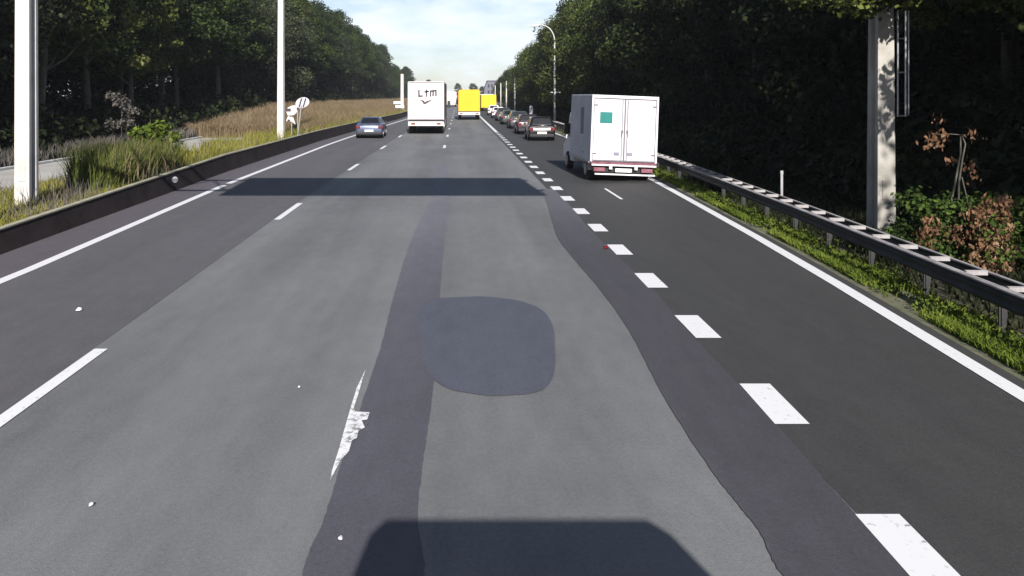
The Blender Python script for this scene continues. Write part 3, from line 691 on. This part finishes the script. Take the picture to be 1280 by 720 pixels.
def tree_proto(name, seed, w_, h_, z0, nclump, leaves, size, m, bark=None, trunk_r=.28):
    g = random.Random(seed)
    root = empty(name, (0, 0, 0))
    cr_, cs = crown_mesh('crown', seed, w_, z0, h_ - w_ * .2, nclump, leaves, size, m); cr_.parent = root
    b = MB(); lean = g.uniform(-.4, .4); pts = [(lean * (i / 5) ** 2, g.uniform(-.1, .1), h_ * .85 * i / 5 - .2) for i in range(6)]
    b.tube(pts, [trunk_r * (1 - .16 * i) for i in range(6)], 9)
    b.build('trunk', bark or M['bark'], root, smooth=True)
    lb = MB()
    for c in g.sample(cs, min(12, len(cs))):
        zz = max(1.2, c[2] - abs(c[0]) * .4 - g.uniform(.6, 1.8)); k = zz / (h_ * .85); bx = lean * k * k
        lb.tube([(bx, 0, zz), ((c[0] + bx) / 2, c[1] / 2, zz + (c[2] - zz) * .35), c], [trunk_r * .32, trunk_r * .2, .02], 6)
    lb.build('limbs', bark or M['bark'], root, smooth=True)
    return root

protos = [
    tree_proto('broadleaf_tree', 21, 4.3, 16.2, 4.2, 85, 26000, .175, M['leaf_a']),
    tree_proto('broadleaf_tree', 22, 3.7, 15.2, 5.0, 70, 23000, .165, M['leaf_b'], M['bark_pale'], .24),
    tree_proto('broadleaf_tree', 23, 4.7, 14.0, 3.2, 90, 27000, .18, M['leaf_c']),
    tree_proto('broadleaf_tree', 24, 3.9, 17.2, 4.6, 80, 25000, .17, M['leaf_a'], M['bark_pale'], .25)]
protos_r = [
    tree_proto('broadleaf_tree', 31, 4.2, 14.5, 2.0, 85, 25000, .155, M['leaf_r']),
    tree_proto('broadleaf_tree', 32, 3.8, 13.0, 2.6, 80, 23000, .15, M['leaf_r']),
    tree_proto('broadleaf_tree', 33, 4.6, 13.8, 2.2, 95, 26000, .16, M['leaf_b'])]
used = set()
def place_tree(p, x, y, s, rz, label, group, sz=None):
    o = p if p.name not in used else copy_tree(p)
    used.add(p.name); used.add(o.name)
    o.location = (x, y, gz(x, y)); o.rotation_euler = (0, 0, rz); o.scale = (s, s, sz or s); tag(o, label, 'tree', group); return o
rt = random.Random(5)
LBL = ['dark green broadleaf tree in the wood left of the motorway', 'olive green pale barked tree in the wood left of the motorway', 'grey green spreading tree in the wood left of the motorway', 'tall narrow dark tree in the wood left of the motorway']
y = -25; i = 0
while y < 330:
    for row, x0 in enumerate((-22.5, -28.5, -36)):
        if row == 2 and y > 130: continue
        if row == 1 and y > 260: continue
        k = rt.randrange(4); s = rt.uniform(.86, 1.06) * (1 if row == 0 else 1.08)
        if y > 240: s *= .78
        o = place_tree(protos[k], x0 + rt.uniform(-1.2, 1.2) , y + rt.uniform(-1.5, 1.5) + row * 2.3, s, rt.uniform(0, 6.28), LBL[k], 'trees of the left wood')
    y += rt.uniform(5.2, 6.6) if y < 160 else rt.uniform(7, 9); i += 1
LBR = ['deep green broadleaf tree in the dark wood right of the motorway', 'smaller deep green tree in the dark wood right of the motorway', 'olive spreading tree in the wood right of the motorway']
y = -30; i = 0
while y < 235:
    for row, x0 in enumerate((13.6, 19.5, 26)):
        if row == 2 and (y > 90 or i % 2): continue
        if row == 1 and y > 200: continue
        k = rt.choice([0, 1, 0, 1, 2]) if y < 70 else rt.choice([0, 1, 2, 2])  # farther trees turn olive more often, standing in for sunlit crowns
        s = rt.uniform(.88, 1.05)
        if y > 105: s *= .88
        if y > 150: s *= .78
        if y > 230: s *= .8
        xx = x0 + (0 if y < 120 else -.8) + (1.0 if y < 12 and row == 0 else 0)
        place_tree(protos_r[k], xx + rt.uniform(-.7, .7), y + rt.uniform(-1.5, 1.5) + row * 2.1, s, rt.uniform(0, 6.28), LBR[k], 'trees of the right wood')
    y += rt.uniform(4.8, 6.0) if y < 100 else rt.uniform(6, 8); i += 1
# far trees closing the road
for i in range(26):
    x = -95 + i * 8.5 + rt.uniform(-2, 2); k = rt.randrange(4)
    place_tree(protos[k], x, 470 + rt.uniform(-15, 15), rt.uniform(.5, .72), rt.uniform(0, 6.28), 'distant dark tree in the row closing off the motorway horizon', 'distant trees on the horizon')

# distant grey building with a sloping side
root = empty('distant_building', (10.3, 255, 0), label='grey block with a sloping left side behind the lemon lorry', cat='building')
MB().prism([(-2.6, 0), (2.3, 0), (2.3, 7.6), (-.9, 7.6), (-1.8, 5.6)], 'y', 0, 12).build('wall', M['building'], root)
MB().prism([(-1.0, 7.6), (2.4, 7.6), (2.4, 7.9), (-.9, 7.9)], 'y', -.2, 12.2).build('roof', M['roof'], root)
for i in range(3):
    for j in range(3): MB().box(-.8 + i * 1.05, -.3 + i * 1.05, -.03, .02, 1.6 + j * 2.0, 2.6 + j * 2.0).build('window', M['glass'], root)

# dense undergrowth along the feet of both woods
def mass(name, spots, m, size, lab, seed, droop=0):
    V, Fq = leaf_cloud([s[0] for s in spots], [s[1] for s in spots], [s[2] for s in spots], size, seed=seed, shell=.3, droop=droop)
    return tag(npmesh(name, V, Fq, m), lab, kind='stuff', cat='undergrowth')
sp_ = []
y = -10
while y < 330:
    n = 420 if y < 80 else 200
    sp_.append(((-20.3 + rt.uniform(-.8, .8), y, .9 + gz(-20, y)), (1.6, 1.7, rt.uniform(1.0, 1.9)), n))
    sp_.append(((-24 + rt.uniform(-1, 1), y + 1, 1.4 + gz(-24, y)), (2.2, 2, rt.uniform(1.5, 3.0)), n))
    if y < 160: sp_.append(((-40 + rt.uniform(-1.5, 1.5), y, 3.0), (2.5, 2.2, 4.0), 420)); sp_.append(((-33 + rt.uniform(-1.5, 1.5), y, 1.5 + gz(-33, y)), (2.5, 2.2, 3.0), 300))
    y += 2.1
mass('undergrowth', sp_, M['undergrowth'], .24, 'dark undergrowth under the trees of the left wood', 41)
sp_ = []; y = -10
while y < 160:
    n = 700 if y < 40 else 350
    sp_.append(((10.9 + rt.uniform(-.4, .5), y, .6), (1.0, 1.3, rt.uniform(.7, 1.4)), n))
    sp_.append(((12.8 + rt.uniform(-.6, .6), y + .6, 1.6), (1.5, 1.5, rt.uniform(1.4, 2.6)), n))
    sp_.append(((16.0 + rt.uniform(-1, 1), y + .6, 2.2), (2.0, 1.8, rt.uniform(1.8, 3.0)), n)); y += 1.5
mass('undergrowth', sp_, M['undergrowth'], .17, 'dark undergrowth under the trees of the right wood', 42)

def blades(name, n, fxy, h0, h1, wd, m, lab, seed, lean=.25, zfun=None, cat='grass', kind='stuff', parent=None):
    g = np.random.default_rng(seed); xy = fxy(g, n); n = len(xy)
    z = np.array([gz(a, c) for a, c in xy]) if zfun is None else np.full(n, 0.)
    hh = g.uniform(h0, h1, n) ; an = g.uniform(0, 2 * np.pi, n); ln = g.uniform(0, lean, n) * hh
    dx, dy = np.cos(an) * ln, np.sin(an) * ln; fa = g.uniform(0, np.pi, n); wx, wy = np.cos(fa) * wd / 2, np.sin(fa) * wd / 2
    P = lambda t, k, s: np.stack([xy[:, 0] + dx * t * t + s * wx * k, xy[:, 1] + dy * t * t + s * wy * k, z + hh * t * (1 - .15 * t * lean * 2)], 1)
    V = np.stack([P(0, 1, -1), P(0, 1, 1), P(.55, .85, 1), P(.55, .85, -1), P(1, .12, 1), P(1, .12, -1)], 1).reshape(-1, 3)
    b0 = np.arange(n)[:, None] * 6; Fq = np.concatenate([b0 + [0, 1, 2, 3], b0 + [3, 2, 4, 5]])
    o = npmesh(name, V, Fq, m, parent)
    return tag(o, lab, kind=kind, cat=cat) if kind else o
def band(f0, f1, y0, y1, pw=1.0, clump=None):
    def fn(g, n):
        yy = y0 + (y1 - y0) * g.random(n) ** pw; a = np.array([f0(q) for q in yy]); c = np.array([f1(q) for q in yy])
        xx = a + (c - a) * g.random(n)
        if clump:
            keep = (np.sin(xx * 2.3 + yy * .9) + np.sin(yy * 2.1 - xx) + g.normal(0, .6, n)) > clump; xx, yy = xx[keep], yy[keep]
        return np.stack([xx, yy], 1)
    return fn
LBX = lambda q: bL(q) - .38
# right verge: low bright weeds between line and rail
blades('verge_grass', 120000, band(lambda q: eR(q) + .36, lambda q: rR(q) + .3, 4.5, 48, 1.2, -.1), .03, .20, .016, M['fresh'], 'low bright green weeds between the right edge line and rail', 51, .9, zfun=1)
g_ = random.Random(9); sp_ = []
y = 5
while y < 60:
    for _ in range(2):
        f = g_.uniform(.42, .95); xx = eR(y) * (1 - f) + (rR(y) + .25) * f; q = g_.uniform(.08, .2)
        if g_.random() < .30 + .4 * math.sin(y * 1.7) ** 2 : sp_.append(((xx, y + g_.uniform(-.1, .1), q * .4), (q, q * 1.4, q * .8), 70))
    y += .17
V, Fq = leaf_cloud([s[0] for s in sp_], [s[1] for s in sp_], [s[2] for s in sp_], .036, seed=52, flat=.8, shell=.3)
tag(npmesh('verge_weeds', V, Fq, M['fresh']), 'leafy weeds growing along the foot of the right guard rail', kind='stuff', cat='weeds')
# behind the right rail
blades('rough_grass', 26000, band(lambda q: rR(q) + .5, lambda q: 11.2, 4.5, 45, 1.1), .08, .35, .03, M['undergrowth'], 'dark rough grass behind the right guard rail', 53, .9)
# left verge
blades('meadow_grass', 70000, band(lambda q: -12.9, LBX, 12, 60, 1.3), .12, .50, .022, M['greengold'], 'yellow green grass behind the left barrier', 54, .7)
blades('meadow_grass', 26000, band(lambda q: -12.6, LBX, 30, 150, 1.5, .2), .5, 1.15, .035, M['greengold'], 'taller yellow green grass tufts along the left barrier', 55, .5)
blades('dry_grass', 90000, band(lambda q: -19.6, lambda q: bL(q) - 1.6, 54, 330, 1.7), .5, 1.25, .06, M['golden'], 'dry golden brown grass on the left bank', 56, .5)
blades('dry_grass', 9000, band(lambda q: -19.8, lambda q: -17.8, 16, 66, 1.2), .3, 1.0, .05, M['greyweed'], 'grey dry weeds beyond the side road', 57, .5)
blades('grey_weeds', 9000, band(lambda q: -12.8, LBX, 14, 45, 1.3, .5), .4, .95, .018, M['greyweed'], 'thin grey weed stalks among the left verge grass', 58, .5)
# tall reed clump on the left verge
root = empty('reed_clump', (-10.6, 24.5, 0), label='tall dense clump of green reeds on the left verge', cat='plant')
def ell(cx, cy, rx, ry):
    def fn(g, n):
        a = g.uniform(0, 2 * np.pi, n); r = np.sqrt(g.random(n)); return np.stack([cx + rx * r * np.cos(a), cy + ry * r * np.sin(a)], 1)
    return fn
blades('reed_blades', 6500, ell(0.1, .8, 1.1, 3.2), .7, 1.75, .026, M['reed'], None, 61, .45, zfun=1, kind=None, parent=root)
blades('tall_stalks', 170, ell(.4, 0, 1.4, 2.0), 1.2, 2.1, .022, M['golden'], None, 62, .45, zfun=1, kind=None, parent=root)
# leafy young shrub on top of it
def shrub(name, x, y, label, clumps, m, size, n, stems, cat='shrub', droop=0, mstem=None, seed=1):
    root = empty(name, (x, y, gz(x, y)), label=label, cat=cat)
    V, Fq = leaf_cloud([c[:3] for c in clumps], [(c[3], c[3], c[3] * .7) for c in clumps], [n * (c[3] / .35) ** 2 for c in clumps], size, seed=seed, shell=.25, flat=.8, droop=droop)
    npmesh('foliage', V, Fq, m, root)
    b = MB()
    for s in stems: b.tube(s, [.022, .014, .008][:len(s)] if len(s) == 3 else .015, 6)
    b.build('stems', mstem or M['bark'], root, smooth=True)
    return root
shrub('young_shrub', -10.35, 26.6, 'yellow green leafy shrub rising behind the reed clump', [(0, 0, 1.55, .42), (.35, 0, 1.8, .30), (-.4, .1, 1.6, .33), (.2, .2, 1.2, .45), (-.1, 0, .9, .4), (.75, .2, 1.5, .25)],
      M['fresh'], .12, 150, [[(0, 0, 0), (.05, 0, 1.0), (0, 0, 2.1)], [(0, 0, .2), (.3, 0, 1.1), (.4, 0, 2.0)], [(0, 0, .2), (-.3, 0, 1.1), (-.4, 0, 1.9)]], seed=71)
shrub('young_shrub', -17.9, 42, 'grey thin sapling at the edge of the left wood', [(0, 0, 2.6, .5), (.5, 0, 2.1, .4), (-.5, .1, 2.9, .4), (.2, .2, 1.5, .45), (-.5, 0, 1.4, .4)],
      M['greyweed'], .11, 90, [[(0, 0, 0), (.05, 0, 1.4), (0, 0, 3.0)], [(0, 0, .4), (.3, 0, 1.1), (.5, 0, 2.0)]], seed=72)
shrub('young_shrub', -20.0, 47, 'light green shrub catching the sun at the front of the left wood', [(0, 0, 6.2, .9), (.6, 0, 7.3, .8), (-.7, .1, 5.4, .8), (.2, .2, 8.2, .7), (1.0, 0, 5.0, .6)],
      M['reed'], .2, 60, [[(0, 0, 0), (.05, 0, 3.4), (0, 0, 7)], [(0, 0, 2.4), (.5, 0, 3.6), (.8, 0, 6.0)]], seed=73, mstem=M['bark_pale'])
# dying shrub with brown leaves, right
g = random.Random(12); cl = []
for i in range(64): cl.append((g.uniform(-.75, 1.35), g.uniform(-.55, .7), g.uniform(.1, 1.12), g.uniform(.14, .28)))
rt0 = shrub('wilted_shrub', 8.25, 13.0, 'wilted shrub with hanging brown leaves behind the right guard rail', cl, M['shrubleaf'], .055, 420, [[(0, 0, 0), (.1, 0, .4), (.2, 0, .8)], [(0, 0, 0), (-.2, 0, .4), (-.4, 0, .7)]], seed=81)
cl = [(-.72, -.2, .45, .16), (-.66, -.25, .75, .14), (-.8, -.1, .2, .16), (-.05, -.5, .85, .18), (.1, -.5, 1.0, .16), (.22, -.5, 1.12, .14), (.05, -.55, .62, .18), (.30, -.5, .35, .2), (.2, -.55, .15, .2), (.42, -.4, .1, .18), (-.1, -.5, .3, .12), (.38, -.45, 1.08, .10), (.5, -.4, 1.2, .06), (.0, -.5, .98, .14), (-.25, -.3, .66, .14), (.35, -.5, .75, .12)]
V, Fq = leaf_cloud([c[:3] for c in cl], [(c[3], c[3], c[3] * 1.1) for c in cl], [190 * (c[3] / .2) ** 2 for c in cl], .042, seed=82, shell=.1, droop=1.6, aspect=2.0)
npmesh('brown_leaves', V, Fq, M['deadleaf'], rt0)
root = empty('bare_sapling', (8.35, 13.2, .9), label='bare forked sapling with a few dry leaves above the wilted shrub', cat='sapling')
MB().tube([(-.18, 0, 0), (-.08, 0, .45), (.02, 0, 1.0), (.02, 0, 1.28)], [.02, .018, .014, .01], 6).tube([(-.02, 0, -.1), (-.01, 0, .5), (.05, 0, .9), (.1, 0, 1.15), (.04, 0, 1.3)], [.018, .016, .014, .012, .01], 6).tube([(.18, 0, 0), (.1, 0, .35), (.04, 0, .6)], [.012, .01, .01], 6).tube([(.06, 0, 1.3), (-.2, 0, 1.32), (-.42, 0, 1.3)], .008, 5).build('stems', M['bark_pale'], root, smooth=True)
cl = [(-.42, 0, 1.22, .11), (-.34, 0, 1.28, .09), (-.5, 0, 1.12, .07), (-.36, 0, 1.5, .05), (.2, 0, .8, .06), (.16, 0, .68, .06), (.26, 0, .62, .05), (.2, .0, 1.3, .06), (-.15, .0, .9, .04)]
V, Fq = leaf_cloud([c[:3] for c in cl], [(c[3] * .8,) * 3 for c in cl], [28 * (c[3] / .1) ** 2 + 5 for c in cl], .042, seed=83, shell=.1, droop=1.5, aspect=2)
npmesh('dry_leaves', V, Fq, M['deadleaf'], root)
shrub('leafy_shrub', 10.2, 12.6, 'dark green leafy shrub at the right edge beside the wilted shrub', [(g.uniform(-.9, 1.3), g.uniform(-.7, .9), g.uniform(.1, .95), g.uniform(.2, .34)) for _ in range(44)], M['shrubleaf'], .06, 360, [[(0, 0, 0), (.1, 0, .4), (.2, 0, .8)]], seed=84)
# branch overhanging from the right wood
root = empty('overhanging_branch', (12.5, 16.9, 6.1), label='leafy branch hanging over the top of the mottled right pole', cat='branch')
MB().tube([(0, 0, 0), (-1.6, -.3, -.5), (-3.6, -.7, -1.1), (-5.2, -.9, -1.3)], [.10, .07, .05, .02], 7).tube([(-1.6, -.3, -.5), (-2.4, -1.6, -.9), (-3, -2.4, -1.2)], [.06, .04, .02], 6).build('stems', M['bark'], root, smooth=True)
cl = [(g.uniform(-5.2, .6), g.uniform(-2.4, .6), -1.05 - g.uniform(0, .75) + g.uniform(0, .9), g.uniform(.3, .55)) for _ in range(46)]
V, Fq = leaf_cloud([c[:3] for c in cl], [(c[3], c[3], c[3] * .5) for c in cl], [380 * (c[3] / .4) ** 2 for c in cl], .075, seed=86, shell=.1, flat=.9)
npmesh('foliage', V, Fq, M['leaf_b'], root)

# thin summer haze
hz = MB().box(-420, 420, -60, 720, -3, 60).build('haze', bpy.data.materials.new('haze')); hm = hz.data.materials[0]; hm.use_nodes = True
n = hm.node_tree; n.nodes.remove(n.nodes['Principled BSDF']); pv = n.nodes.new('ShaderNodeVolumePrincipled'); pv.inputs['Density'].default_value = .00035
pv.inputs['Color'].default_value = (.86, .90, 1, 1); pv.inputs['Anisotropy'].default_value = .2
n.links.new(pv.outputs[0], n.nodes['Material Output'].inputs['Volume']); tag(hz, 'thin pale haze over the motorway', kind='stuff')
